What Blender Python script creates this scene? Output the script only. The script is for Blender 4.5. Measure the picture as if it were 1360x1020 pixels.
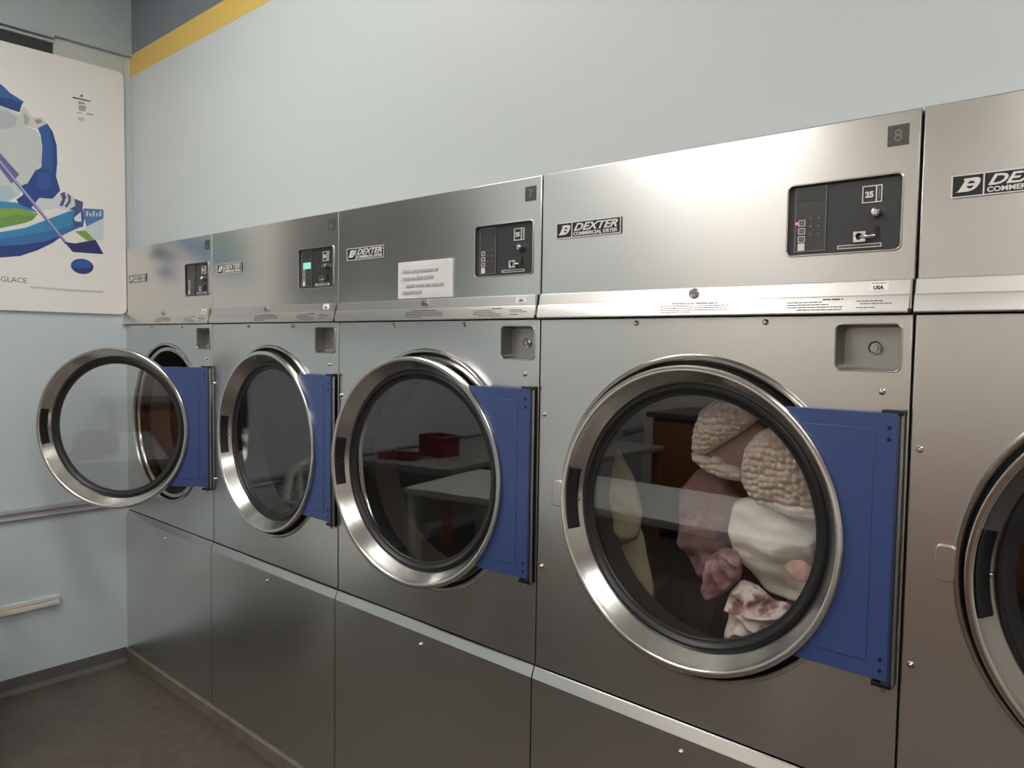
import bpy, bmesh, math, random
from mathutils import Vector, Matrix, noise
random.seed(7)
for o in list(bpy.data.objects): bpy.data.objects.remove(o)
S = bpy.context.scene
COL = S.collection

# ------------------------------------------------------------------ camera
W = 0.8                      # width of one dryer in metres
F_PX = 1002.97
YAW, PITCH, ROLL = 0.728113, -0.053697, 0.014312
CAM = Vector((3.53731, -1.37302, 1.46801))
fwd = Vector((-math.sin(YAW)*math.cos(PITCH), math.cos(YAW)*math.cos(PITCH), math.sin(PITCH)))
r0 = Vector((math.cos(YAW), math.sin(YAW), 0)); u0 = r0.cross(fwd)
rgt = r0*math.cos(ROLL) + u0*math.sin(ROLL); upv = -r0*math.sin(ROLL) + u0*math.cos(ROLL)
cd = bpy.data.cameras.new('camera'); cam = bpy.data.objects.new('camera', cd); COL.objects.link(cam)
cd.sensor_width = 36; cd.lens = F_PX/1360*36; cd.clip_start = .02
M = Matrix((rgt, upv, -fwd)).transposed().to_4x4(); M.translation = CAM; cam.matrix_world = M
S.camera = cam
def ray(u, v):
    return (u-680)/F_PX*rgt - (v-510)/F_PX*upv + fwd
def on_y(u, v, y=0.0):
    d = ray(u, v); return CAM + d*((y-CAM.y)/d.y)
def on_x(u, v, x=0.0015):
    d = ray(u, v); return CAM + d*((x-CAM.x)/d.x)

# ------------------------------------------------------------------ light and exposure
S.view_settings.view_transform = 'Standard'; S.view_settings.look = 'None'
S.view_settings.gamma = 1; S.view_settings.use_curve_mapping = False
S.view_settings.exposure = 1.25
wd = bpy.data.worlds.new('world'); S.world = wd; wd.use_nodes = True
wd.node_tree.nodes['Background'].inputs[0].default_value = (.5, .52, .55, 1)
wd.node_tree.nodes['Background'].inputs[1].default_value = .05
LAMP_STRENGTH = 6.5
LAMP_COLOR = (1.0, .98, .95, 1)
LAMPS = [(1.45, -1.0), (4.2, -1.0), (1.45, -2.2), (4.2, -2.2), (1.2, -3.3), (3.6, -3.3)]     # centres of the ceiling lights, last row added to brighten what the steel mirrors

# ------------------------------------------------------------------ materials
MATS = {}
def srgb(r, g, b):
    f = lambda c: (c/255/12.92 if c/255 <= .04045 else ((c/255+.055)/1.055)**2.4)
    return (f(r), f(g), f(b), 1)
def mat(name, col, rough=.5, metal=0, spec=.5, bump=None, var=None, **kw):
    if name in MATS: return MATS[name]
    m = bpy.data.materials.new(name); m.use_nodes = True; nt = m.node_tree; b = nt.nodes['Principled BSDF']
    b.inputs['Base Color'].default_value = col; b.inputs['Roughness'].default_value = rough
    b.inputs['Metallic'].default_value = metal; b.inputs['Specular IOR Level'].default_value = spec
    for k, v in kw.items(): b.inputs[k.replace('_', ' ')].default_value = v
    tc = nt.nodes.new('ShaderNodeTexCoord')
    if bump:
        sc, st, dist = bump
        mp = nt.nodes.new('ShaderNodeMapping'); mp.inputs['Scale'].default_value = sc if isinstance(sc, tuple) else (sc,)*3
        n = nt.nodes.new('ShaderNodeTexNoise'); n.inputs['Scale'].default_value = 1; n.inputs['Detail'].default_value = 4
        bp = nt.nodes.new('ShaderNodeBump'); bp.inputs['Strength'].default_value = st; bp.inputs['Distance'].default_value = dist
        nt.links.new(tc.outputs['Object'], mp.inputs[0]); nt.links.new(mp.outputs[0], n.inputs['Vector'])
        nt.links.new(n.outputs['Fac'], bp.inputs['Height']); nt.links.new(bp.outputs[0], b.inputs['Normal'])
    if var:
        sc, col2, lo, hi = var
        mp = nt.nodes.new('ShaderNodeMapping'); mp.inputs['Scale'].default_value = sc if isinstance(sc, tuple) else (sc,)*3
        n = nt.nodes.new('ShaderNodeTexNoise'); n.inputs['Scale'].default_value = 1; n.inputs['Detail'].default_value = 5
        cr = nt.nodes.new('ShaderNodeValToRGB'); cr.color_ramp.elements[0].position = lo; cr.color_ramp.elements[1].position = hi
        cr.color_ramp.elements[0].color = col; cr.color_ramp.elements[1].color = col2
        nt.links.new(tc.outputs['Object'], mp.inputs[0]); nt.links.new(mp.outputs[0], n.inputs['Vector'])
        nt.links.new(n.outputs['Fac'], cr.inputs[0]); nt.links.new(cr.outputs[0], b.inputs['Base Color'])
    MATS[name] = m; return m
def steel(name, col, rough, aniso, tangent=(0, 0, 1)):
    m = mat(name, col, rough, 1); nt = m.node_tree; b = nt.nodes['Principled BSDF']
    b.inputs['Anisotropic'].default_value = aniso
    t = nt.nodes.new('ShaderNodeCombineXYZ')
    for i in range(3): t.inputs[i].default_value = tangent[i]
    nt.links.new(t.outputs[0], b.inputs['Tangent'])
    tc = nt.nodes.new('ShaderNodeTexCoord'); mp = nt.nodes.new('ShaderNodeMapping'); mp.inputs['Scale'].default_value = (3, 3, 900)
    n = nt.nodes.new('ShaderNodeTexNoise'); n.inputs['Scale'].default_value = 1; n.inputs['Detail'].default_value = 3
    mr = nt.nodes.new('ShaderNodeMapRange'); mr.inputs['To Min'].default_value = rough*.96; mr.inputs['To Max'].default_value = rough*1.04
    nt.links.new(tc.outputs['Object'], mp.inputs[0]); nt.links.new(mp.outputs[0], n.inputs['Vector'])
    nt.links.new(n.outputs['Fac'], mr.inputs['Value']); nt.links.new(mr.outputs[0], b.inputs['Roughness'])
    return m
def emit(name, col, strength):
    m = bpy.data.materials.new(name); m.use_nodes = True; b = m.node_tree.nodes['Principled BSDF']
    b.inputs['Base Color'].default_value = col; b.inputs['Emission Color'].default_value = col; b.inputs['Emission Strength'].default_value = strength
    MATS[name] = m; return m
def glass(name, tint):
    m = bpy.data.materials.new(name); m.use_nodes = True; nt = m.node_tree; nt.nodes.clear()
    out = nt.nodes.new('ShaderNodeOutputMaterial'); mix = nt.nodes.new('ShaderNodeMixShader')
    tr = nt.nodes.new('ShaderNodeBsdfTransparent'); tr.inputs[0].default_value = tint
    gl = nt.nodes.new('ShaderNodeBsdfGlossy'); gl.inputs['Roughness'].default_value = .01; gl.inputs['Color'].default_value = (1, 1, 1, 1)
    lw = nt.nodes.new('ShaderNodeLayerWeight'); lw.inputs[0].default_value = .5
    pw = nt.nodes.new('ShaderNodeMath'); pw.operation = 'POWER'; pw.inputs[1].default_value = 5
    ma = nt.nodes.new('ShaderNodeMath'); ma.operation = 'MULTIPLY_ADD'; ma.inputs[1].default_value = .935; ma.inputs[2].default_value = .065
    nt.links.new(lw.outputs['Facing'], pw.inputs[0]); nt.links.new(pw.outputs[0], ma.inputs[0]); nt.links.new(ma.outputs[0], mix.inputs[0])
    nt.links.new(tr.outputs[0], mix.inputs[1]); nt.links.new(gl.outputs[0], mix.inputs[2]); nt.links.new(mix.outputs[0], out.inputs[0])
    MATS[name] = m; return m

STEEL = steel('brushed_steel', (.70, .69, .67, 1), .25, .65)
STRIPM = steel('satin_steel', (.72, .70, .67, 1), .36, .4)
CHROME = mat('polished_steel', (.66, .645, .62, 1), .14, 1)
RIMST = mat('spun_steel', (.68, .665, .64, 1), .2, 1)
EDGE = mat('folded_steel_edge', (.60, .585, .56, 1), .22, 1)
DRUM = mat('galvanised_drum', (.16, .15, .145, 1), .38, .85, bump=(60, .3, .002))
DARK = mat('dark_cavity', srgb(38, 36, 35), .7)
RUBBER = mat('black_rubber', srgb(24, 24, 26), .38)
PLASTIC = mat('black_plastic', srgb(22, 22, 24), .32)
PANEL = mat('control_face', srgb(52, 53, 55), .35)
KEYPAD = mat('keypad_face', srgb(62, 62, 62), .3)
BLUE = mat('blue_enamel', srgb(57, 75, 124), .3, bump=(90, .06, .001))
BLUEDK = mat('blue_enamel_edge', srgb(44, 52, 82), .4)
WHITEPT = mat('white_print', srgb(225, 224, 220), .5)
GREYPT = mat('grey_print', srgb(120, 116, 114), .6)
STRIPINK = mat('strip_ink', srgb(84, 80, 78), .6)
PAPER = mat('white_paper', srgb(250, 249, 248), .7)
PAPERINK = mat('faded_ink', srgb(176, 172, 174), .8)
LOCK = mat('lock_metal', (.45, .44, .42, 1), .3, 1)
TAG = mat('dark_tag', srgb(74, 72, 66), .45)
TAGINK = mat('tag_numeral', srgb(116, 118, 114), .5)
GLASS = glass('door_glass', (.95, .95, .95, 1))
WALLB = mat('pale_blue_paint', srgb(196, 203, 203), .42, bump=(140, .05, .002), spec=.35)
WALLL = mat('pale_aqua_panel', srgb(200, 212, 217), .34, bump=(5, .15, .01), spec=.4)
YELLOW = mat('yellow_band_paint', srgb(216, 184, 96), .45)
SLATE = mat('slate_band_paint', srgb(118, 124, 132), .5)
SOFFIT = mat('soffit_paint', srgb(178, 188, 190), .45)
CEIL = mat('white_ceiling', srgb(225, 224, 218), .8)
CREAM = mat('cream_paint', srgb(230, 223, 214), .6)
FLOOR = mat('speckled_vinyl', srgb(84, 75, 68), .42, var=(22, srgb(96, 86, 78), .38, .68), bump=(220, .03, .001))
BASEB = mat('grey_cove_base', srgb(92, 90, 88), .5)
TOE = mat('brown_curb_paint', srgb(126, 119, 106), .45, var=(14, srgb(110, 102, 92), .4, .7))
RAIL = mat('grey_rail_vinyl', srgb(160, 160, 168), .4)

# ------------------------------------------------------------------ mesh helpers
def link(o, parent=None):
    COL.objects.link(o)
    if parent is not None: o.parent = parent
    return o
def finish(me, m, smooth=None):
    if m is not None:
        me.materials.clear()
        for k in (m if isinstance(m, (list, tuple)) else [m]): me.materials.append(k)
    if smooth is not None:
        me.shade_smooth(); me.set_sharp_from_angle(angle=math.radians(smooth))
    return me
def obj(name, me, parent=None, loc=(0, 0, 0), rot=None):
    o = bpy.data.objects.new(name, me); o.location = loc
    if rot: o.rotation_euler = rot
    return link(o, parent)
def empty(name, loc=(0, 0, 0), rotz=0):
    o = bpy.data.objects.new(name, None); o.empty_display_size = .1; o.location = loc; o.rotation_euler[2] = rotz
    return link(o)
def tag(o, label, cat, group=None):
    o['label'] = label; o['category'] = cat
    if group: o['group'] = group
    return o
def struct(o): o['kind'] = 'structure'; return o
def mesh_bm(bm, name='mesh', m=None, smooth=None):
    me = bpy.data.meshes.new(name); bmesh.ops.recalc_face_normals(bm, faces=bm.faces); bm.to_mesh(me); bm.free()
    return finish(me, m, smooth)
def box_bm(bm, x0, x1, y0, y1, z0, z1):
    r = bmesh.ops.create_cube(bm, size=1)
    for v in r['verts']: v.co = Vector(((x0+x1)/2 + v.co.x*(x1-x0), (y0+y1)/2 + v.co.y*(y1-y0), (z0+z1)/2 + v.co.z*(z1-z0)))
    return r['verts']
def box(x0, x1, y0, y1, z0, z1, m, bev=0):
    bm = bmesh.new(); box_bm(bm, x0, x1, y0, y1, z0, z1)
    if bev: bmesh.ops.bevel(bm, geom=bm.edges[:], offset=bev, segments=2, affect='EDGES', profile=.6)
    return mesh_bm(bm, 'box', m, 40 if bev else None)
def boxes(L, m, bev=0):
    bm = bmesh.new()
    for b in L: box_bm(bm, *b)
    if bev: bmesh.ops.bevel(bm, geom=bm.edges[:], offset=bev, segments=2, affect='EDGES', profile=.6)
    return mesh_bm(bm, 'boxes', m, 40 if bev else None)
def rrect(x0, x1, z0, z1, r, n=5):
    pts = []
    for cx, cz, a in ((x1-r, z1-r, 0), (x0+r, z1-r, 90), (x0+r, z0+r, 180), (x1-r, z0+r, 270)):
        for i in range(n+1):
            t = math.radians(a+90*i/n); pts.append((cx+r*math.cos(t), cz+r*math.sin(t)))
    return pts
def rect(x0, x1, z0, z1): return [(x1, z1), (x0, z1), (x0, z0), (x1, z0)]
def circle(cx, cz, r, n=96): return [(cx+r*math.cos(2*math.pi*i/n), cz+r*math.sin(2*math.pi*i/n)) for i in range(n)]
def plate(loops, y0, y1, m, bev=0.0, smooth=30):
    """flat plate in the x-z plane, y0 (front) .. y1 (back), first loop outside, the rest holes"""
    cu = bpy.data.curves.new('plate', 'CURVE'); cu.dimensions = '2D'; cu.fill_mode = 'BOTH'
    cu.extrude = abs(y1-y0)/2 - bev; cu.bevel_depth = bev; cu.bevel_resolution = 2; cu.offset = -bev if bev else 0
    for lp in loops:
        s = cu.splines.new('POLY'); s.points.add(len(lp)-1); s.use_cyclic_u = True
        for p, q in zip(s.points, lp): p.co = (q[0], q[1], 0, 1)
    o = bpy.data.objects.new('tmp', cu); COL.objects.link(o)
    dg = bpy.context.evaluated_depsgraph_get(); me = bpy.data.meshes.new_from_object(o.evaluated_get(dg))
    bpy.data.objects.remove(o); bpy.data.curves.remove(cu)
    me.transform(Matrix.Translation((0, (y0+y1)/2, 0)) @ Matrix.Rotation(math.pi/2, 4, 'X'))
    return finish(me, m, smooth)
def text(s, size, m, x, z, y, align='LEFT', shear=0, bold=0, depth=.0003, width=None):
    cu = bpy.data.curves.new('text', 'FONT'); cu.body = s; cu.size = size; cu.align_x = align; cu.shear = shear; cu.offset = bold
    cu.extrude = depth; cu.resolution_u = 3
    o = bpy.data.objects.new('tmp', cu); COL.objects.link(o)
    dg = bpy.context.evaluated_depsgraph_get(); me = bpy.data.meshes.new_from_object(o.evaluated_get(dg))
    bpy.data.objects.remove(o); bpy.data.curves.remove(cu)
    if width:
        xs = [v.co.x for v in me.vertices]; k = width/(max(xs)-min(xs)); me.transform(Matrix.Diagonal((k, 1, 1, 1)))
    me.transform(Matrix.Translation((x, y, z)) @ Matrix.Rotation(math.pi/2, 4, 'X'))
    return finish(me, m)
def lathe(prof, m, cx=0, cz=0, n=96, a0=0, a1=360, smooth=35, closed=False):
    """profile of (radius, y) turned about the y axis"""
    bm = bmesh.new(); full = abs(a1-a0) >= 360; k = n if full else n+1; rings = []
    for i in range(k):
        t = math.radians(a0+(a1-a0)*i/n)
        rings.append([bm.verts.new((cx+r*math.cos(t), y, cz+r*math.sin(t))) for r, y in prof])
    P = len(prof)
    for i in range(n):
        A, B = rings[i], rings[(i+1) % k]
        for j in range(P if closed else P-1):
            jj = (j+1) % P
            bm.faces.new((A[j], A[jj], B[jj], B[j]))
    if closed and not full:
        bm.faces.new(rings[0]); bm.faces.new(rings[-1][::-1])
    bmesh.ops.remove_doubles(bm, verts=bm.verts, dist=1e-6)
    return mesh_bm(bm, 'lathe', m, smooth)
def extrude_x(prof, x0, x1, m, smooth=20):
    """profile of (y, z) swept along x, closed with end caps"""
    bm = bmesh.new(); A = [bm.verts.new((x0, y, z)) for y, z in prof]; B = [bm.verts.new((x1, y, z)) for y, z in prof]
    n = len(prof)
    for i in range(n): bm.faces.new((A[i], A[(i+1) % n], B[(i+1) % n], B[i]))
    bm.faces.new(A); bm.faces.new(B[::-1])
    return mesh_bm(bm, 'extrusion', m, smooth)
def tube(path, r, m, n=10, smooth=60, caps=True):
    bm = bmesh.new(); rings = []; P = [Vector(p) for p in path]
    for i, p in enumerate(P):
        d = (P[min(i+1, len(P)-1)] - P[max(i-1, 0)]).normalized()
        a = d.orthogonal().normalized() if i == 0 else (pa - d*pa.dot(d)).normalized()
        pa = a; b = d.cross(a); rr = r[i] if isinstance(r, (list, tuple)) else r
        rings.append([bm.verts.new(p + (a*math.cos(2*math.pi*k/n) + b*math.sin(2*math.pi*k/n))*rr) for k in range(n)])
    for A, B in zip(rings, rings[1:]):
        for k in range(n): bm.faces.new((A[k], A[(k+1) % n], B[(k+1) % n], B[k]))
    if caps: bm.faces.new(rings[0]); bm.faces.new(rings[-1][::-1])
    return mesh_bm(bm, 'tube', m, smooth)
def dashes(lines, m, y0, y1, seed=1):
    """rows of unreadably small print as broken strokes: (x0, x1, z, height)"""
    rd = random.Random(seed); L = []
    for x0, x1, z, h in lines:
        x = x0
        while x < x1 - h:
            w = min(rd.uniform(2.5, 7)*h, x1-x); L.append((x, x+w, y0, y1, z-h/2, z+h/2)); x += w + h*1.1
    return boxes(L, m)

# ------------------------------------------------------------------ the room
X0 = 0.0015; X1 = 6.6; YB = -4.3; ZC = 3.05; YW = .03
fl = struct(obj('floor', box(X0-.1, X1+.1, YB-.1, 1.0, -.06, 0, FLOOR)))
struct(obj('ceiling', box(X0-.1, X1+.1, YB-.1, 1.0, ZC, ZC+.06, CEIL)))
wf = struct(obj('wall_front', box(X0-.1, X1, YW, YW+.12, 1.8635, 2.617, WALLB)))
wf['label'] = 'pale blue wall above the row of dryers'
b1 = struct(obj('trim_1', box(X0-.1, X1, YW-.0006, YW+.12, 2.617, 2.708, YELLOW))); b1['label'] = 'yellow painted band high on the wall'
b2 = struct(obj('trim_2', box(X0-.1, X1, YW, YW+.12, 2.708, ZC, SLATE))); b2['label'] = 'dark slate painted band above the yellow one'
wl = struct(obj('wall_left', box(X0-.12, X0, YB, YW, 0, ZC, WALLL))); wl['label'] = 'pale aqua wall beside the first dryer'
struct(obj('wall_back', box(X0-.1, X1+.1, YB-.1, YB, 0, ZC, CREAM)))
struct(obj('wall_right', box(X1, X1+.1, YB, YW+.1, 0, ZC, CREAM)))
# cove base, with a lighter foot
bb = struct(obj('baseboard_left', extrude_x([(0, 0), (0, .066), (.004, .066), (.006, .02), (.016, 0)], YB, -.018, BASEB)))
bb.rotation_euler = (0, 0, math.pi/2); bb.location = (X0, 0, 0)
bm_ = bb.data; bm_.transform(Matrix.Diagonal((1, -1, 1, 1))); bm_.flip_normals()
tr = struct(obj('trim_3', extrude_x([(-.014, 0), (-.018, .052), (-.012, .0605), (.01, .0605), (.01, 0)], X0, 4*W+W, TOE)))
tr['label'] = 'low painted curb under the dryers'
# soffit, head rails and the two filler pieces above the poster
struct(obj('trim_4', box(X0, X0+.022, YB, YW, 2.70, ZC, SOFFIT)))['label'] = 'grey soffit face above the poster'
wn = struct(empty('window_1', (X0, -1.29, 1.60))); wn['label'] = 'dark high window partly covered by the poster'
DPANE = mat('night_glass', srgb(66, 68, 67), .12, spec=.5)
def wp(name, y0, y1, z0, z1, t, m, bev=.002): return obj(name, box(0, t, y0+1.29, y1+1.29, z0-1.60, z1-1.60, m, bev), wn)
wp('pane', -1.28, -.276, 1.602, 2.672, .003, DPANE, 0); wp('pane', -2.30, -1.29, 1.602, 2.672, .003, DPANE, 0)
wp('head_rail', -2.3, -.274, 2.688, 2.700, .026, SOFFIT); wp('head_rail', -2.3, -.274, 2.670, 2.679, .020, SOFFIT)
wp('sill', -2.33, -.276, 1.585, 1.602, .010, SOFFIT); wp('mullion', -1.30, -1.27, 1.602, 2.67, .009, SOFFIT); wp('jamb', -2.33, -2.30, 1.60, 2.69, .012, SOFFIT)
struct(obj('trim_7', box(X0, X0+.006, -.274, -.004, 2.58, 2.692, mat('filler_panel', srgb(196, 200, 194), .5))))['label'] = 'pale filler strip above the poster'
# chair rail, two ridges
rl = struct(obj('trim_8', extrude_x([(0, .712), (.010, .714), (.014, .722), (.010, .730), (.010, .738), (.016, .750), (.012, .762), (0, .764)], YB, -.02, RAIL)))
rl['label'] = 'grey rail along the aqua wall'
rl.data.transform(Matrix.Diagonal((1, -1, 1, 1))); rl.data.flip_normals(); rl.rotation_euler = (0, 0, math.pi/2); rl.location = (X0, 0, 0)
# white bumper strip, low on the wall
wb = tag(empty('bumper_strip', (X0, -.6, .33)), 'white bumper strip with an orange line, low on the aqua wall', 'bumper')
WHP = mat('white_bumper', srgb(222, 220, 212), .5)
obj('lower_board', box(0, .020, -.35, .31, .006, .026, WHP, .003), wb)
obj('upper_board', box(0, .014, -.35, .313, .028, .046, WHP, .003), wb)
obj('orange_line', box(.0, .0165, -.35, .19, .0255, .0292, mat('orange_tape', srgb(214, 160, 92), .6)), wb)

# ------------------------------------------------------------------ ceiling lights
LAMPM = emit('lamp_diffuser', LAMP_COLOR, LAMP_STRENGTH)
lens = box(-.60, .60, -.13, .13, -.062, -.012, LAMPM, .012)
lampb = boxes([(-.64, .64, -.16, .16, -.014, 0), (-.64, -.605, -.15, .15, -.07, -.014), (.605, .64, -.15, .15, -.07, -.014)], mat('lamp_housing', srgb(230, 230, 226), .5), .003)
where = [a + b for a in ('over the dryer row', 'over the middle of the room', 'added near the back wall for brighter steel') for b in (', nearer the poster wall', ', farther from the poster wall')]
for (lx, ly), w in zip(LAMPS, where):
    t = tag(empty('ceiling_light', (lx, ly, ZC)), 'white fluorescent ceiling light ' + w, 'light', 'fluorescent ceiling lights')
    obj('housing', lampb, t); obj('diffuser', lens, t)

# ------------------------------------------------------------------ dryers: shared meshes (origin: floor, front face, centre of the machine)
H = 1.8612; ZK = .694; ZS = 1.527; ZP = 1.584; ZB = .0605; HW = W/2 - .0018
DC = (.002, 1.121)                  # centre of the round opening
def fx(off): return off - W/2       # offset from the left seam to local x
MS = {}
pz = (fx(.584), fx(.773), 1.635, 1.7585)            # control window
cr = (fx(.676), fx(.781), 1.4305, 1.5090)           # coin return
MS['cabinet'] = boxes([(-HW, -HW+.002, .006, .95, ZB, H-.003), (HW-.002, HW, .006, .95, ZB, H-.003), (-HW, HW, .948, .95, ZB, H-.003),
                       (-HW, HW, .006, .95, H-.005, H-.003), (-HW, HW, .006, .95, ZB, ZB+.002)], mat('cabinet_sheet', (.25, .25, .25, 1), .5, .8))
MS['console_panel'] = plate([rect(-HW, HW, ZP-.004, H), rrect(*pz, .008)], 0, .010, STEEL, .0022)
MS['console_strip'] = extrude_x([(0, ZP), (-.004, ZP), (-.005, ZP-.0015), (-.0090, 1.5585), (-.0115, 1.5575), (-.0125, 1.5555), (-.0165, 1.530), (-.0155, 1.5275), (.004, 1.5275), (.004, ZP)], -HW, HW-.004, STRIPM)
def ys(z): return -.005 - (1.5825-z)/.024*.004 if z > 1.557 else -.0125 - (1.5555-z)/.0255*.004
def on_strip(me):
    for v in me.vertices: v.co.y += ys(v.co.z)
    return me
MS['front_panel'] = plate([rect(-HW, HW, ZK+.002, ZS-.0015), circle(*DC, .319), rrect(*cr, .010)], 0, .010, STEEL, .002)
MS['opening_lip'] = lathe([(.319, .012), (.319, -.003), (.3215, -.0065), (.3255, -.007), (.329, -.004), (.331, .0)], EDGE, *DC)
MS['throat'] = lathe([(.3112, .022), (.3112, .009), (.3105, .008), (.300, .010)], EDGE, *DC)
MS['shade_groove'] = lathe([(.319, .003), (.3185, .022), (.3112, .022)], RUBBER, *DC)  # black colouring puts shade into the narrow gap around the door
MS['throat_ring'] = lathe([(.302, .010), (.3, .0075), (.2975, .007), (.2955, .010), (.2945, .016), (.293, .055)], CHROME, *DC)
MS['throat_wall'] = lathe([(.293, .055), (.292, .135), (.29, .14)], mat('throat_paint', srgb(70, 64, 60), .5, .3), *DC)
MS['drum'] = lathe([(.29, .14), (.30, .145), (.365, .16), (.372, .18), (.372, .86), (.36, .88), (0.001, .885)], DRUM, *DC)
MS['kick_panel'] = extrude_x([(-.010, ZB+.002), (-.012, ZB+.006), (-.012, .667), (-.003, .6905), (.0, .6925), (.006, .6925), (.006, ZB+.002)], -HW, HW, STEEL, 12)
MS['strike_tab'] = plate([rrect(fx(.046), fx(.0765), 1.092, 1.152, .008)], -.0045, .002, STEEL, .002)
# coin return: a pressed pocket with a keyhole
def pocket(x0, x1, z0, z1, r, d, m):
    A = rrect(x0, x1, z0, z1, r, 4); B = rrect(x0+.004, x1-.004, z0+.004, z1-.004, r*.8, 4)
    bm = bmesh.new(); a = [bm.verts.new((x, .001, z)) for x, z in A]; b = [bm.verts.new((x, d, z)) for x, z in B]; n = len(a)
    for i in range(n): bm.faces.new((a[i], a[(i+1) % n], b[(i+1) % n], b[i]))
    bm.faces.new(b)
    me = mesh_bm(bm, 'pocket', m, 40); 
    for p in me.polygons: pass
    return me
MS['coin_return'] = pocket(*cr, .010, .034, mat('pocket_steel', (.36, .355, .34, 1), .4, 1))
def frame(x0, x1, z0, z1, r, w, y0, y1, m, bev=.001):
    return plate([rrect(x0-w, x1+w, z0-w, z1+w, r+w), rrect(x0, x1, z0, z1, r)], y0, y1, m, bev)
MS['coin_return_rim'] = frame(*cr, .010, .0025, -.0022, .001, EDGE)
KX, KZ = (cr[0]+cr[1])/2+.004, (cr[2]+cr[3])/2
MS['keylock'] = lathe([(.0115, .034), (.0115, .029), (.009, .027), (.008, .029), (.0065, .029), (.0055, .026), (.001, .026)], LOCK, KX, KZ, 28)
MS['control_bezel'] = frame(*pz, .008, .0032, -.003, .006, EDGE, .0012)
MS['control_face'] = plate([rrect(pz[0]-.002, pz[1]+.002, pz[2]-.002, pz[3]+.002, .006)], .006, .012, PANEL)
kx0, kx1 = pz[0]+.010, pz[0]+.066
MS['keypad'] = plate([rect(kx0, kx1, pz[2]+.006, pz[3]-.003)], .0045, .0065, KEYPAD)
MS['keypad_outline'] = plate([rect(kx0, kx1, pz[2]+.006, pz[3]-.003), rect(kx0+.0016, kx1-.0016, pz[2]+.0076, pz[3]-.0046)], .0038, .0052, GREYPT)
MS['display'] = plate([rect(kx0+.004, kx1-.004, pz[3]-.027, pz[3]-.007)], .0036, .005, mat('display_dark', srgb(52, 60, 58), .25))
MS['display_lit'] = plate([rect(kx0+.008, kx1-.006, pz[3]-.062, pz[3]-.042)], .0034, .005, emit('green_display', srgb(110, 170, 150), .55))
bx = kx0+.013
MS['button'] = plate([rect(-.006, .006, -.0055, .0055), rect(-.0048, .0048, -.0043, .0043)], .0032, .005, WHITEPT)
MS['button_mark'] = plate([rect(-.0028, .0028, -.0024, .0024)], .0034, .005, GREYPT)
MS['start_button'] = plate([rect(-.006, .006, -.0065, .0065)], .003, .005, WHITEPT)
MS['led'] = lathe([(.0001, .0025), (.0022, .003), (.0028, .005)], mat('led_dark', srgb(95, 70, 72), .3), 0, 0, 14)
MS['led_on'] = lathe([(.0001, .0025), (.0022, .003), (.0028, .005)], emit('led_red', srgb(235, 70, 130), 1.2), 0, 0, 14)
MS['dots'] = boxes([(kx0+.028+.014*i, kx0+.0292+.014*i, .0034, .005, pz[2]+.036+.014*j, pz[2]+.0372+.014*j) for i in range(2) for j in range(3)], WHITEPT)
PX0 = pz[0]+.125
MS['price_label'] = plate([rect(PX0, PX0+.032, pz[3]-.042, pz[3]-.013), rect(PX0+.0015, PX0+.022, pz[3]-.0405, pz[3]-.0145), rect(PX0+.0238, PX0+.0305, pz[3]-.0405, pz[3]-.0145)], .0040, .0062, WHITEPT)
MS['price_figure'] = text('25', .0135, WHITEPT, PX0+.0118, pz[3]-.0325, .0042, 'CENTER', bold=.0007)
MS['price_slot'] = plate([rect(PX0+.0262, PX0+.0286, pz[3]-.037, pz[3]-.018)], .0040, .0062, GREYPT)
MS['coin_knob'] = lathe([(.0001, -.012), (.005, -.0115), (.0075, -.008), (.0075, -.003), (.009, .002), (.009, .006)], CHROME, PX0+.025, pz[3]-.060, 24)
MS['coin_slot'] = plate([rrect(PX0+.0215, PX0+.0285, pz[2]+.022, pz[2]+.042, .003)], .003, .0062, DARK)
MS['coin_plate'] = plate([rrect(PX0-.011, PX0+.010, pz[2]+.015, pz[2]+.034, .002), circle(PX0-.001, pz[2]+.025, .0055, 20)], -.002, .0062, CHROME, .0008)
MS['coin_lever'] = tube([(PX0-.001, .004, pz[2]+.025), (PX0+.006, -.005, pz[2]+.024), (PX0+.020, -.008, pz[2]+.0235), (PX0+.026, -.006, pz[2]+.0245)], [.003, .0032, .003, .002], CHROME, 8)
MS['coin_ledge'] = plate([rect(PX0-.038, PX0+.034, pz[2]+.006, pz[2]+.0125), rect(PX0-.0365, PX0+.0325, pz[2]+.0073, pz[2]+.0112)], .0030, .0062, WHITEPT)
MS['ledge_print'] = dashes([(PX0-.035, PX0+.031, pz[2]+.0093, .0018)], GREYPT, .0042, .0062, 5)
# name plate
nx0, nx1, nz0, nz1 = fx(.046), fx(.2215), 1.708, 1.7435
MS['nameplate'] = plate([rrect(nx0, nx1, nz0, nz1, .001, 2)], -.0030, .0005, PLASTIC)
MS['nameplate_border'] = plate([rect(nx0, nx1, nz0, nz1), rect(nx0+.0018, nx0+.0435, nz0+.0018, nz1-.0018), rect(nx0+.0455, nx1-.0018, nz0+.0018, nz1-.0018)], -.0040, -.0028, WHITEPT)
def logo_pts():
    q = [(.10, .20), (.16, .22), (.24, .34), (.40, .72), (.36, .84), (.74, .86), (.86, .84), (.92, .74), (.90, .58), (.82, .40), (.68, .26), (.52, .20)]
    return [(nx0+.0018+u*.0417, nz0+.0018+v*.0319) for u, v in q]
def half(cx, cz, rx, rz, a0, a1): return [(cx+rx*math.cos(math.radians(a0+(a1-a0)*i/8)), cz+rz*math.sin(math.radians(a0+(a1-a0)*i/8))) for i in range(9)]
lcx, lcz = nx0+.0018+.60*.0417, nz0+.0018+.53*.0319
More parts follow.
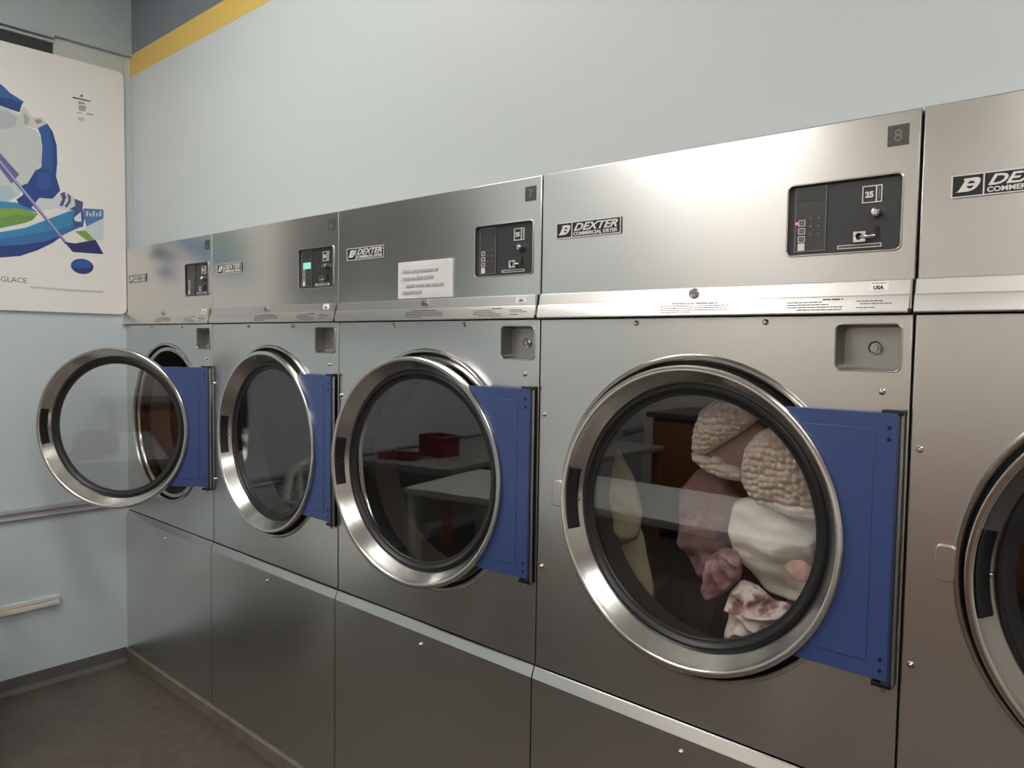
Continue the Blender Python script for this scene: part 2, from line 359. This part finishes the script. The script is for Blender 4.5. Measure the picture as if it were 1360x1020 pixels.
MS['nameplate_emblem'] = plate([logo_pts(), half(lcx+.0008, lcz+.0008, .0052, .0052, 10, 170), half(lcx-.0008, lcz-.0008, .0052, .0052, 190, 350)], -.0044, -.0028, WHITEPT)
MS['nameplate_title'] = text('DEXTER', .0225, WHITEPT, nx0+.049, nz0+.0150, -.0040, shear=.38, bold=.0006, width=.118)
MS['nameplate_subtitle'] = text('COMMERCIAL DRYER', .0105, WHITEPT, nx0+.049, nz0+.0045, -.0040, bold=.00035, width=.119)
# number tag, stickers, print on the strip
MS['number_tag'] = plate([rect(fx(.7475), fx(.7805), 1.805, 1.839)], -.0014, .0004, TAG)
SY = -.0125
MS['country_sticker'] = on_strip(plate([rect(fx(.729), fx(.760), 1.566, 1.5815)], -.0006, .001, PAPER))
MS['country_text'] = on_strip(text('USA', .0088, PANEL, fx(.7445), 1.5680, -.0008, 'CENTER', bold=.0004))
MS['country_text_small'] = on_strip(dashes([(fx(.733), fx(.757), 1.5785, .0013)], STRIPINK, -.0009, .0, 3))
MS['strip_notice'] = on_strip(dashes([(fx(.355), fx(.455), 1.5525, .0019), (fx(.330), fx(.477), 1.5478, .0014), (fx(.330), fx(.477), 1.5435, .0014), (fx(.330), fx(.477), 1.5392, .0014), (fx(.330), fx(.400), 1.535, .0014)], STRIPINK, -.0008, .001, 4))
MS['strip_instructions'] = on_strip(dashes([(fx(.655), fx(.690), 1.5528, .0022), (fx(.592), fx(.655), 1.5485, .0014), (fx(.592), fx(.665), 1.544, .0014), (fx(.592), fx(.690), 1.5395, .0014), (fx(.610), fx(.688), 1.535, .0014)], STRIPINK, -.0008, .001, 6))
MS['strip_hints'] = on_strip(dashes([(fx(.712), fx(.755), 1.5485, .0014), (fx(.718), fx(.768), 1.544, .0014), (fx(.712), fx(.742), 1.5375, .0014)], STRIPINK, -.0008, .001, 7))
MS['strip_lock'] = lathe([(.0001, -.014), (.0075, -.0145), (.0095, -.012), (.0105, -.008), (.0105, -.003)], LOCK, fx(.401), 1.5725, 28)
MS['strip_lock_slot'] = box(fx(.401)-.005, fx(.401)+.005, -.0149, -.0135, 1.5718, 1.5732, DARK)
MS['screw'] = lathe([(.0001, -.0065), (.0030, -.0062), (.0048, -.0045), (.0058, -.001), (.0060, .001)], CHROME, 0, 0, 16)
MS['side_seal'] = box(HW-.0035, HW, -.0135, -.004, 1.5275, 1.5835, LOCK)
MS['side_seal_foot'] = box(HW-.005, HW+.0005, -.0165, -.004, 1.5275, 1.5345, PLASTIC)
# baffle inside the drum
MS['baffle'] = extrude_x([(-.045, -.37), (-.012, -.285), (.012, -.285), (.045, -.37)], .18, .86, DRUM)
MS['baffle'].transform(Matrix.Rotation(math.pi/2, 4, 'Z'))
# door: origin on the hinge line at the height of the ring centre
DL = .380
HX, HY = W/2 - .018, -.012
c = -DL
def dy(y): return y - HY
MS['door'] = lathe([(r, dy(y)) for r, y in [(.290, -.002), (.306, -.004), (.3085, -.007), (.3095, -.011), (.3095, -.027), (.3085, -.031), (.3065, -.0325), (.2990, -.0325), (.2970, -.0315), (.2955, -.029), (.2900, -.020), (.272, .004), (.2695, .008), (.268, .010), (.268, .026), (.290, .026)]], RIMST, c, 0, 128, closed=True)
MS['gasket'] = lathe([(r, dy(y)) for r, y in [(.2705, .0045), (.267, .002), (.262, .0025), (.258, .007), (.254, .010), (.249, .0105), (.247, .013), (.247, .020), (.272, .020)]], RUBBER, c, 0, 112, closed=True)
MS['glass_pane'] = plate([circle(c, 0, .2478, 96)], dy(.013), dy(.018), GLASS, smooth=None)
def plate_loop(x1, z0, z1, r, inset=0):
    a = math.asin(min(.999, z1/r)); b = math.asin(max(-.999, z0/r)); pts = [(x1, z0), (x1, z1)]
    for i in range(25):
        t = a + (b-a)*i/24; pts.append((c + r*math.cos(t), r*math.sin(t)))
    return pts
MS['hinge_plate'] = plate([plate_loop(.004, -.215, .240, .292)], dy(-.020), dy(-.0085), BLUE, .002)
def inset_loop(x0, x1, z0, z1, r):
    pts = [(x1, z0), (x1, z1)]
    for i in range(33):
        z = z1 + (z0-z1)*i/32; pts.append((max(x0, c + math.sqrt(max(0, r*r - z*z))), z))
    return pts
MS['plate_panel'] = plate([inset_loop(-.150, -.030, -.186, .213, .303)], dy(-.0215), dy(-.019), BLUE, .001)
MS['hinge_strip'] = box(-.006, .0075, dy(-.0195), dy(-.004), -.221, .236, BLUEDK, .002)
MS['hinge_rod'] = tube([(.0095, dy(-.012), -.224), (.0095, dy(-.012), .238)], .0035, LOCK, 10)
MS['hinge_knuckle'] = box(-.022, .012, dy(-.018), dy(-.002), .236, .2455, PLASTIC, .0015)
MS['hinge_knuckle_low'] = box(-.022, .010, dy(-.018), dy(-.002), -.2275, -.219, PLASTIC, .0015)
MS['hinge_pin'] = tube([(-.005, dy(-.010), -.236), (-.005, dy(-.010), -.2265)], .005, LOCK, 12)
MS['plate_screw'] = lathe([(.0001, dy(-.0225)), (.0028, dy(-.022)), (.0034, dy(-.0195))], PLASTIC, 0, 0, 12)
MS['handle'] = lathe([(r, dy(y)) for r, y in [(.2935, -.0290), (.2915, -.0300), (.2785, -.0125), (.2775, -.0065), (.2790, -.0050), (.2930, -.0235)]], PLASTIC, c, 0, 16, 166, 193.5, 30, closed=True)
MS['handle_catch'] = lathe([(.0001, -.006), (.003, -.005), (.004, 0)], CHROME, 0, 0, 12)

# ------------------------------------------------------------------ dryers: assembly
LABELS = ['stainless dryer in the corner beside the poster, its round door swung open',
          'stainless dryer with a green lit display, second from the poster wall',
          'stainless dryer with a white paper notice on its console',
          'stainless dryer with laundry behind its round glass door',
          'stainless dryer cut off at the right edge of the photo']
ANGLE = [35.6, 0, 5.4, 0, 0]
NUM = ['5', '6', '7', '8', '9']
for k in range(5):
    D = tag(empty('dryer', (k*W + W/2, 0, 0)), LABELS[k], 'dryer', 'row of stainless dryers')
    P = lambda n, mesh=None, parent=D, loc=(0, 0, 0), rot=None: obj(n, MS[mesh or n], parent, loc, rot)
    for n in ('cabinet', 'console_panel', 'front_panel', 'kick_panel', 'opening_lip', 'shade_groove', 'throat', 'throat_ring', 'throat_wall', 'drum', 'strike_tab', 'side_seal', 'side_seal_foot'): P(n)
    for a in range(3): P('baffle', loc=(DC[0], 0, DC[1]), rot=(0, math.radians(40+120*a), 0))
    st = P('console_strip')
    P('country_sticker', parent=st); P('country_text', parent=st); P('country_text_small', parent=st); P('strip_notice', parent=st)
    P('strip_instructions', parent=st); P('strip_hints', parent=st); P('strip_lock', parent=st); P('strip_lock_slot', parent=st)
    cret = P('coin_return'); P('coin_return_rim', parent=cret); P('keylock', parent=cret)
    cf = P('control_face')
    for n in ('control_bezel', 'keypad', 'keypad_outline', 'display', 'price_label', 'price_figure', 'price_slot', 'coin_knob', 'coin_slot', 'coin_plate', 'coin_lever', 'coin_ledge', 'ledge_print', 'dots'): P(n, parent=cf)
    for j in range(3):
        P('button', parent=cf, loc=(bx, 0, pz[2]+.0285+.0145*j)); P('button_mark', parent=cf, loc=(bx, 0, pz[2]+.0285+.0145*j))
        P('led', 'led_on' if (k == 3 and j == 2) else 'led', cf, (kx0+.0035, 0, pz[2]+.0285+.0145*j))
    P('start_button', parent=cf, loc=(bx, 0, pz[2]+.0145))
    if k == 1: P('display_window', 'display_lit', cf)
    npl = P('nameplate')
    for n in ('nameplate_border', 'nameplate_emblem', 'nameplate_title', 'nameplate_subtitle'): P(n, parent=npl)
    nt_ = P('number_tag')
    obj('numeral', text(NUM[k], .028, TAGINK, fx(.764), 1.812, -.0015, 'CENTER'), nt_)
    for sx, sz in ((.264, 1.5145), (.547, 1.5145), (.755, 1.395), (.0165, 1.303), (.0165, .940)): P('screw', loc=(fx(sx), 0, sz))
    P('screw', loc=(fx(.402), -.012, .637))
    d = P('door', loc=(HX, HY, DC[1]), rot=(0, 0, math.radians(ANGLE[k])))
    for n in ('gasket', 'glass_pane', 'hinge_plate', 'plate_panel', 'hinge_strip', 'hinge_rod', 'hinge_knuckle', 'hinge_pin', 'handle'): P(n, parent=d)
    for sz in (.216, .196, -.178, -.198): P('plate_screw', parent=d, loc=(-.008, 0, sz))
    P('hinge_knuckle', 'hinge_knuckle_low', d)
    P('handle_catch', parent=d, loc=(c-.2755, dy(-.006), -.002))

# ------------------------------------------------------------------ paper notice on the third console
pn = tag(empty('paper_notice', (fx(.284)+2*W+W/2+.11, -.001, 1.588)), 'white paper notice with faded print taped to a dryer console', 'notice')
def sheet():
    bm = bmesh.new(); n = 12; G = []
    for j in range(n+1):
        row = []
        for i in range(n+1):
            x = -.1105+.221*i/n; z = .100*j/n - .003*i/n*0; y = -.0016 - .0012*math.sin(i/n*3.1)*math.sin(j/n*2.2) - .004*max(0, (j/n-.75))*(i/n)
            row.append(bm.verts.new((x, y, z)))
        G.append(row)
    for j in range(n):
        for i in range(n): bm.faces.new((G[j][i], G[j][i+1], G[j+1][i+1], G[j+1][i]))
    r = bmesh.ops.solidify(bm, geom=bm.faces[:], thickness=.0004)
    return mesh_bm(bm, 'sheet', PAPER, 60)
obj('sheet', sheet(), pn)
obj('print', dashes([(-.085, .055, .0735, .0065), (-.085, -.035, .0535, .0055), (-.030, .042, .0545, .0072), (-.072, .075, .034, .0060), (-.085, -.010, .0165, .0058)], PAPERINK, -.0052, -.0030, 11), pn)

# ------------------------------------------------------------------ poster on the left wall
PXW = X0 + .014
po = tag(empty('wall_poster', (PXW, -.40, 1.57)), 'large white sports poster with a blue figure, stick and puck', 'poster')
def wall_plate(pts_yz, x0, x1, m, bev=0):
    """plate lying on the left wall: points are (y, z)"""
    me = plate([[(y, z) for y, z in pts_yz]], -x1, -x0, m, bev, None)
    me.transform(Matrix(((0, -1, 0, 0), (1, 0, 0, 0), (0, 0, 1, 0), (0, 0, 0, 1)))); return me
def rel(me): me.transform(Matrix.Translation((-PXW, .40, -1.57))); return me
PE = on_x(167, 300, PXW).y
PB = rrect(-.775, PE, 1.571, 2.625, .028, 6)
obj('board', rel(wall_plate(PB, X0+.0005, PXW, mat('poster_white', srgb(240, 237, 232), .32), .0012)), po)
lay = [0]
def art(name, px, col, zoomed=True):
    lay[0] += 1; x = PXW + .0002 + .00003*lay[0]
    pts = []
    for u, v in px:
        if zoomed: u, v = u/3.0, 60+v/3.0
        q = on_x(u, v, PXW); pts.append((q.y, q.z))
    obj(name, rel(wall_plate(pts, PXW-.0003, x, mat('ink_%d_%d_%d' % col, srgb(*col), .35))), po)
def line(p, q, w0, w1):
    dx, dy_ = q[0]-p[0], q[1]-p[1]; L = math.hypot(dx, dy_); nx, ny = -dy_/L, dx/L
    return [(p[0]+nx*w0/2, p[1]+ny*w0/2), (q[0]+nx*w1/2, q[1]+ny*w1/2), (q[0]-nx*w1/2, q[1]-ny*w1/2), (p[0]-nx*w0/2, p[1]-ny*w0/2)]
art('jersey_shape', [(-150, 200), (0, 240), (40, 258), (78, 275), (100, 320), (150, 345), (165, 380), (165, 470), (140, 520), (100, 555), (75, 600), (30, 625), (-150, 640)], (206, 213, 209))
art('jersey_shade', [(-60, 262), (30, 262), (68, 290), (60, 325), (20, 335), (-60, 320)], (186, 192, 196))
art('jersey_fold', [(-60, 560), (40, 560), (62, 600), (30, 622), (-60, 625)], (178, 203, 207))
art('shoulder_shape', [(-150, 120), (-20, 140), (15, 165), (40, 190), (95, 225), (85, 240), (78, 268), (40, 255), (0, 240), (-150, 205)], (64, 106, 168))
art('shoulder_shade', [(-20, 205), (40, 215), (88, 232), (78, 268), (40, 255), (0, 240), (-30, 235)], (54, 78, 136))
art('cuff_shape', [(80, 262), (95, 242), (128, 288), (165, 288), (188, 312), (150, 332), (102, 322), (85, 295)], (216, 214, 210))
art('cuff_mark', [(92, 268), (118, 290), (112, 318), (96, 314)], (176, 180, 184))
art('cuff_badge', [(138, 298), (160, 294), (170, 306), (148, 316)], (150, 154, 160))
art('sleeve_shape', [(150, 330), (188, 312), (210, 345), (226, 400), (228, 470), (222, 530), (165, 590), (138, 540), (165, 480), (168, 400), (162, 360)], (56, 96, 166))
art('sleeve_shade', [(196, 330), (210, 345), (226, 400), (228, 470), (222, 530), (205, 545), (212, 470), (208, 400)], (50, 76, 138))
art('ground_blue', [(-150, 640), (0, 622), (75, 628), (130, 650), (150, 668), (80, 652), (-150, 662)], (70, 138, 184))
art('ground_green', [(-150, 665), (0, 650), (80, 650), (152, 672), (130, 698), (60, 722), (-150, 750)], (136, 170, 84))
art('ground_leaf', [(0, 690), (60, 676), (140, 680), (126, 700), (60, 722), (0, 732)], (112, 156, 82))
art('ground_line', [(-150, 755), (0, 730), (100, 708), (200, 672), (285, 640), (290, 656), (200, 690), (100, 728), (0, 745), (-150, 770)], (228, 232, 230))
art('ground_cyan', [(-150, 770), (0, 745), (100, 728), (200, 690), (290, 656), (330, 690), (326, 722), (260, 752), (180, 782), (80, 797), (-150, 806)], (62, 140, 190))
art('ground_shade', [(-150, 790), (0, 772), (120, 752), (230, 735), (326, 705), (326, 722), (260, 752), (180, 782), (80, 797), (-150, 806)], (60, 116, 176))
art('ground_navy', [(-150, 806), (80, 796), (180, 781), (255, 755), (210, 788), (150, 817), (80, 840), (-150, 858)], (52, 70, 136))
art('trouser_shape', [(85, 560), (110, 550), (140, 500), (165, 488), (222, 518), (240, 580), (210, 612), (155, 610), (122, 652), (75, 632), (65, 615), (92, 596)], (48, 74, 146))
art('trouser_light', [(150, 500), (200, 512), (205, 560), (170, 580), (145, 560)], (58, 92, 160))
art('shin_shape', [(140, 632), (160, 608), (212, 614), (240, 590), (262, 582), (300, 612), (332, 626), (330, 652), (292, 662), (220, 650), (168, 660)], (214, 220, 222))
art('shin_stripe', [(240, 592), (256, 584), (264, 606), (250, 642), (236, 640), (248, 612)], (84, 92, 140))
art('shin_stripe', [(268, 592), (282, 600), (282, 626), (266, 648), (256, 642), (272, 620)], (96, 104, 150))
art('shin_stripe', [(296, 612), (330, 624), (328, 656), (300, 664), (276, 654), (300, 640)], (80, 88, 134))
art('boot_shape', [(296, 664), (330, 655), (336, 690), (330, 724), (300, 728), (286, 700)], (66, 92, 150))
art('boot_flash', [(294, 688), (322, 664), (324, 704), (300, 702)], (222, 228, 230))
art('blade_print', [(332, 650), (412, 655), (412, 690), (345, 722), (336, 690)], (86, 128, 184))
for i in range(5): art('blade_fleck', [(344+13*i, 660+(i % 2)*8), (352+13*i, 662+(i % 2)*8), (350+13*i, 680), (342+13*i, 684)], (200, 212, 222))
art('leaf_shape', [(298, 742), (340, 738), (376, 775), (350, 780)], (132, 172, 84))
art('pale_shape', [(345, 722), (412, 694), (412, 775), (378, 775), (342, 738)], (208, 220, 224))
art('stick_shade', [(-40, 395), (0, 430), (76, 515), (46, 552), (-40, 440)], (108, 110, 156))
art('stick_shaft', line((-60, 395), (264, 788), 14, 9), (170, 172, 204))
art('stick_shaft_edge', line((-60, 402), (262, 792), 5, 4), (92, 98, 150))
art('stick_blade', [(256, 784), (300, 790), (380, 775), (412, 832), (290, 824)], (52, 56, 112))
art('puck_shape', [(327+46*math.cos(t/20*6.2832)*(1 if abs(math.cos(t/20*6.2832)) < .8 else .98), 881+30*math.sin(t/20*6.2832)+4*math.cos(t/20*6.2832)) for t in range(20)], (50, 66, 128))
art('puck_top', [(324+40*math.cos(t/20*6.2832), 873+18*math.sin(t/20*6.2832)) for t in range(20)], (54, 92, 164))
art('emblem_bar', line((289, 208), (361, 224), 6, 4), (92, 92, 92))
art('emblem_head', [(325+6*math.cos(t/10*6.2832), 202+5*math.sin(t/10*6.2832)) for t in range(10)], (110, 110, 110))
art('emblem_body', [(311, 224), (336, 228), (338, 236), (312, 234)], (160, 166, 160))
art('emblem_legs', [(312, 239), (342, 242), (340, 264), (314, 260)], (190, 172, 162))
art('emblem_ring', [(305, 266), (325, 268), (325, 272), (305, 270)], (200, 184, 172))
art('emblem_ring', [(345, 270), (372, 274), (372, 279), (345, 276)], (190, 182, 178))
art('emblem_ring', [(312, 288), (335, 290), (335, 302), (312, 298)], (200, 196, 188))
art('fine_print', [(40, 380.0), (90, 383.5), (137, 386.5), (137, 389.0), (90, 386.0), (40, 382)], (212, 206, 199), False)
art('fine_print', [(92, 384.8), (137, 386.8), (137, 388.4), (92, 386.2)], (200, 193, 186), False)
gq0, gq1 = on_x(0, 373.5, PXW), on_x(36, 376, PXW)
cap = text('SUR GLACE', .030, mat('caption_ink', srgb(122, 120, 120), .5), 0, 0, 0, 'RIGHT', width=(gq1.y-gq0.y)*1.62)
cap.transform(Matrix.Translation((PXW+.0004, gq1.y, gq1.z)) @ Matrix.Rotation(math.pi/2, 4, 'Z'))
obj('caption', rel(cap), po)

# ------------------------------------------------------------------ laundry in the fourth drum
def worley(x, z):
    i0, j0 = math.floor(x), math.floor(z); best = 9
    for i in range(i0-1, i0+2):
        for j in range(j0-1, j0+2):
            h = math.sin(i*127.1+j*311.7)*43758.5453; k = math.sin(i*269.5+j*183.3)*28001.83
            best = min(best, math.hypot(i+.5+.55*(h-math.floor(h)-.5)-x, j+.5+.55*(k-math.floor(k)-.5)-z))
    return best
def cloth(outline, yd, bulge, back, mats, fold=.010, fscale=9, nubs=0, NR=44, NT=150, seed=0, ctr=None, stretch=(1, 1)):
    """soft crumpled piece: star-shaped outline given in photo pixels on the plane y = yd, bulging to the front and the back"""
    pts = [on_y(u, v, yd) for u, v in outline]; P2 = [Vector((q.x, q.z)) for q in pts]
    cc = Vector((sum(q.x for q in P2)/len(P2), sum(q.y for q in P2)/len(P2)))
    if ctr: q = on_y(*ctr, yd); cc = Vector((q.x, q.z))
    def hit(t):
        d = Vector((math.cos(t), math.sin(t))); best = .02
        for a, b in zip(P2, P2[1:]+P2[:1]):
            e = b-a; den = d.x*e.y - d.y*e.x
            if abs(den) < 1e-9: continue
            w = a-cc; s = (w.x*e.y - w.y*e.x)/den; k = (w.x*d.y - w.y*d.x)/den
            if s > 0 and -1e-6 <= k <= 1+1e-6: best = max(best, s)
        return best
    R = [hit(2*math.pi*i/NT) for i in range(NT)]
    for _ in range(6): R = [(R[i-1]+2*R[i]+R[(i+1) % NT])/4 for i in range(NT)]
    bm = bmesh.new()
    def vert(r, i, side):
        t = 2*math.pi*i/NT; x = cc.x + r*R[i]*math.cos(t); z = cc.y + r*R[i]*math.sin(t)
        prof = max(0, 1-r**2.6)**.55
        q = Vector((x*stretch[0], z*stretch[1], seed*3.7))
        w = Vector((noise.noise(q*5), noise.noise(q*5+Vector((7, 1, 3))), 0))*.10
        n = noise.noise((q+w)*fscale)
        f = fold*(1-abs(n)*2.4) + fold*.5*noise.noise(q*fscale*2.7)
        y = yd - (bulge*prof + f*min(1, prof*2.0)) if side < 0 else yd + back*prof
        if nubs and side < 0:
            y -= .011*max(0, 1-(worley(x*nubs, z*nubs*1.05)*1.5)**2)*min(1, prof*1.8)
        return bm.verts.new((x, y, z))
    for side in (-1, 1):
        cv = vert(0, 0, side); prev = None
        nr = NR if side < 0 else 10
        for j in range(1, nr+1):
            ring = [vert(j/nr, i, side) for i in range(NT)]
            for i in range(NT):
                if prev is None: bm.faces.new((cv, ring[i], ring[(i+1) % NT]))
                else: bm.faces.new((prev[i], ring[i], ring[(i+1) % NT], prev[(i+1) % NT]))
            prev = ring
    bmesh.ops.remove_doubles(bm, verts=bm.verts, dist=1e-5)
    me = mesh_bm(bm, 'cloth', mats, None); me.shade_smooth()
    return me
SHERPA = mat('sherpa_fleece', srgb(206, 193, 180), .95, spec=.1, bump=(160, .5, .003))
SHERPA2 = mat('fleece_lining', srgb(140, 122, 112), .9, spec=.1, bump=(220, .3, .002))
TOWELW = mat('white_towelling', srgb(226, 218, 206), .95, spec=.1, bump=(420, .5, .002), var=((14, 14, 14), srgb(212, 196, 186), .45, .7))
MAUVE = mat('mauve_cotton', srgb(140, 104, 106), .9, spec=.1, bump=(300, .4, .002), var=((26, 26, 26), srgb(178, 150, 148), .5, .62))
PINK = mat('pink_white_print', srgb(222, 208, 198), .9, spec=.1, bump=(300, .3, .002), var=((24, 24, 24), srgb(150, 110, 110), .50, .58))
OLIVE = mat('olive_cotton', srgb(160, 150, 122), .9, spec=.1, bump=(300, .3, .002))
GREYC = mat('charcoal_cotton', srgb(58, 54, 54), .95, spec=.1)
DUSTY = mat('dusty_rose_knit', srgb(138, 108, 108), .9, spec=.1, bump=(260, .4, .002))
def garment(name, label, cat, me):
    bb_ = [v.co for v in me.vertices]; cx = sum(v.x for v in bb_)/len(bb_); cy = sum(v.y for v in bb_)/len(bb_); z0 = min(v.z for v in bb_)
    me.transform(Matrix.Translation((-cx, -cy, -z0))); o = obj(name, me, None, (cx, cy, z0))
    return tag(o, label, cat, 'laundry in the dryer drum')
G1 = empty('fleece_jacket', on_y(1010, 700, .16)); tag(G1, 'beige nubby fleece jacket tumbled at the top of the laundry', 'jacket', 'laundry in the dryer drum')
def gpart(name, me):
    me.transform(Matrix.Translation(-G1.location)); return obj(name, me, G1)
gpart('collar', cloth([(932, 545), (950, 532), (985, 530), (1012, 542), (1005, 560), (985, 575), (960, 590), (935, 605), (920, 600), (924, 570)], .100, .022, .03, SHERPA, .006, 14, 78, seed=1))
gpart('lining', cloth([(928, 596), (960, 574), (1000, 556), (1022, 570), (1010, 620), (985, 640), (950, 618)], .112, .006, .03, SHERPA2, .004, 9, 0, 20, 80, seed=2))
gpart('hem', cloth([(918, 594), (930, 600), (948, 612), (970, 618), (990, 622), (990, 640), (965, 636), (942, 626), (922, 612)], .105, .016, .03, SHERPA, .002, 14, 75, 16, 110, seed=3))
gpart('sleeve', cloth([(992, 592), (1010, 572), (1035, 562), (1072, 585), (1098, 625), (1106, 694), (1060, 690), (1005, 668), (985, 640), (986, 615)], .088, .030, .03, SHERPA, .006, 10, 72, seed=4))
garment('white_towel', 'white towel with a pink patch, bunched under the fleece', 'towel', cloth([(975, 665), (1000, 658), (1040, 672), (1092, 690), (1096, 740), (1086, 790), (1058, 800), (1020, 785), (1000, 755), (980, 735), (968, 700)], .130, .035, .03, TOWELW, .024, 11, seed=5, stretch=(.6, 1.3)))
garment('knit_top', 'dusty rose top hanging behind the white towel', 'clothing', cloth([(905, 650), (930, 620), (962, 628), (990, 660), (985, 720), (968, 760), (930, 770), (905, 720)], .190, .02, .03, DUSTY, .024, 11, seed=6))
garment('crumpled_shirt', 'mauve crumpled shirt left of the white towel', 'clothing', cloth([(938, 760), (945, 738), (962, 726), (978, 730), (986, 745), (984, 768), (968, 783), (945, 798), (934, 790)], .066, .014, .010, MAUVE, .022, 20, seed=7))
garment('pillowcase', 'white and mauve printed cloth at the bottom of the laundry', 'clothing', cloth([(968, 790), (985, 768), (1008, 778), (1030, 798), (1052, 800), (1050, 825), (1020, 845), (990, 856), (964, 850), (968, 820)], .080, .026, .02, PINK, .020, 17, seed=8))
oc = garment('olive_cloth', 'long pale olive cloth at the left side of the drum', 'clothing', cloth([(776, 650), (782, 612), (800, 588), (822, 596), (842, 632), (854, 680), (848, 715), (822, 724), (796, 700)], .165, .02, .02, OLIVE, .014, 11, seed=9))
oe = cloth([(808, 694), (834, 684), (852, 700), (858, 735), (868, 780), (868, 802), (852, 815), (836, 800), (826, 755)], .175, .016, .02, OLIVE, .012, 12, seed=19)
oe.transform(Matrix.Translation(-oc.location)); obj('hanging_end', oe, oc)
garment('dark_clothing', 'dark clothes lying in the bottom of the drum', 'clothing', cloth([(850, 745), (890, 765), (930, 772), (980, 766), (1010, 780), (1050, 790), (1030, 835), (980, 850), (920, 850), (870, 815)], .30, .03, .05, GREYC, .014, 8, seed=10))
# the pink patch of the towel
q = on_y(1058, 757, .062)
TP = cloth([(1040, 752), (1052, 744), (1072, 748), (1084, 760), (1074, 772), (1054, 770)], .068, .006, .010, mat('pink_patch', srgb(206, 156, 148), .95, spec=.1, bump=(420, .5, .002), var=(40, srgb(228, 190, 178), .4, .7)), .004, 16, 0, 14, 60, seed=12)
tw = bpy.data.objects['white_towel']; TP.transform(Matrix.Translation(-tw.location)); obj('pink_patch', TP, tw)

# ------------------------------------------------------------------ what the doors and panels mirror: tables, chair, counter
WHT = mat('white_laminate', srgb(226, 226, 222), .4); LEGM = mat('grey_tube', srgb(170, 170, 168), .35, .3)
t1 = tag(empty('folding_table', (1.72, -1.65, 0)), 'long white folding table facing the dryers', 'table')
obj('table_top', box(-.82, .82, -.34, .34, .715, .75, WHT, .006), t1)
for sx in (-1, 1):
    for sy in (-1, 1): obj('leg', box(sx*.78-.025, sx*.78+.025, sy*.30-.025, sy*.30+.025, 0, .715, WHT, .004), t1)
t2 = tag(empty('side_table', (.42, -2.6, 0)), 'dark wooden side table against the aqua wall', 'table')
WOOD = mat('brown_wood', srgb(160, 108, 70), .45, var=((3, 30, 3), srgb(132, 88, 56), .35, .7))
obj('table_top', box(-.36, .36, -.75, .75, .71, .75, mat('grey_laminate', srgb(150, 148, 144), .4), .005), t2)
for sx in (-1, 1):
    for sy in (-1, 1): obj('leg', box(sx*.32-.025, sx*.32+.025, sy*.70-.025, sy*.70+.025, 0, .71, WOOD, .004), t2)
RED = mat('red_card', srgb(138, 40, 40), .5)
rb = tag(empty('red_box', (.40, -2.28, .75), .3), 'open red carton on the side table', 'box')
obj('carton', boxes([(-.11, .11, -.08, .08, 0, .006), (-.11, .11, -.08, -.075, 0, .13), (-.11, .11, .075, .08, 0, .13), (-.11, -.105, -.08, .08, 0, .13), (.105, .11, -.08, .08, 0, .13)], RED), rb)
obj('flap', box(.11, .16, -.08, .08, .125, .13, RED), rb)
rt = tag(empty('red_tray', (.30, -2.02, .75), -.2), 'low red tray on the side table', 'tray')
obj('tray', boxes([(-.12, .12, -.07, .07, 0, .006), (-.12, .12, -.07, -.064, 0, .035), (-.12, .12, .064, .07, 0, .035), (-.12, -.114, -.07, .07, 0, .035), (.114, .12, -.07, .07, 0, .035)], RED, .002), rt)
ct = tag(empty('wooden_counter', (2.2, YB+.36, 0)), 'brown wooden counter along the back wall', 'counter')
obj('counter_body', box(-1.7, 1.7, -.34, .30, .08, .92, WOOD), ct); obj('worktop', box(-1.74, 1.74, -.35, .34, .92, .96, mat('dark_laminate', srgb(96, 84, 74), .4), .005), ct)
obj('plinth', box(-1.66, 1.66, -.34, .25, 0, .08, DARK), ct)
for i in range(6): obj('counter_door', box(-1.68+.565*i, -1.14+.565*i, .30, .318, .12, .89, WOOD, .004), ct)
# white plastic armchair against the left wall
PLW = mat('white_resin', srgb(232, 232, 228), .35)
ch = tag(empty('plastic_chair', (.36, -.93, 0)), 'white plastic armchair against the aqua wall', 'chair')
obj('seat', box(-.22, .24, -.22, .22, .405, .43, PLW, .010), ch)
for sx, sy in ((-.22, -.22), (-.22, .22), (.22, -.22), (.22, .22)):
    obj('leg', tube([(sx*.95, sy*.95, .41), (sx*1.12, sy*1.12, 0)], [.026, .020], PLW, 8), ch)
obj('back_frame', tube([(-.20, -.23, .42), (-.25, -.235, .62), (-.27, -.19, .78), (-.28, -.08, .83), (-.28, .08, .83), (-.27, .19, .78), (-.25, .235, .62), (-.20, .23, .42)], .022, PLW, 8), ch)
for i in range(5): obj('back_slat', tube([(-.205, -.14+.07*i, .425), (-.25, -.14+.07*i, .62), (-.272, -.14+.07*i, .81)], .017, PLW, 6), ch)
for s in (-1, 1): obj('armrest', tube([(-.25, s*.235, .63), (-.05, s*.255, .645), (.16, s*.255, .64), (.22, s*.25, .60), (.225, s*.235, .42)], .022, PLW, 8), ch)
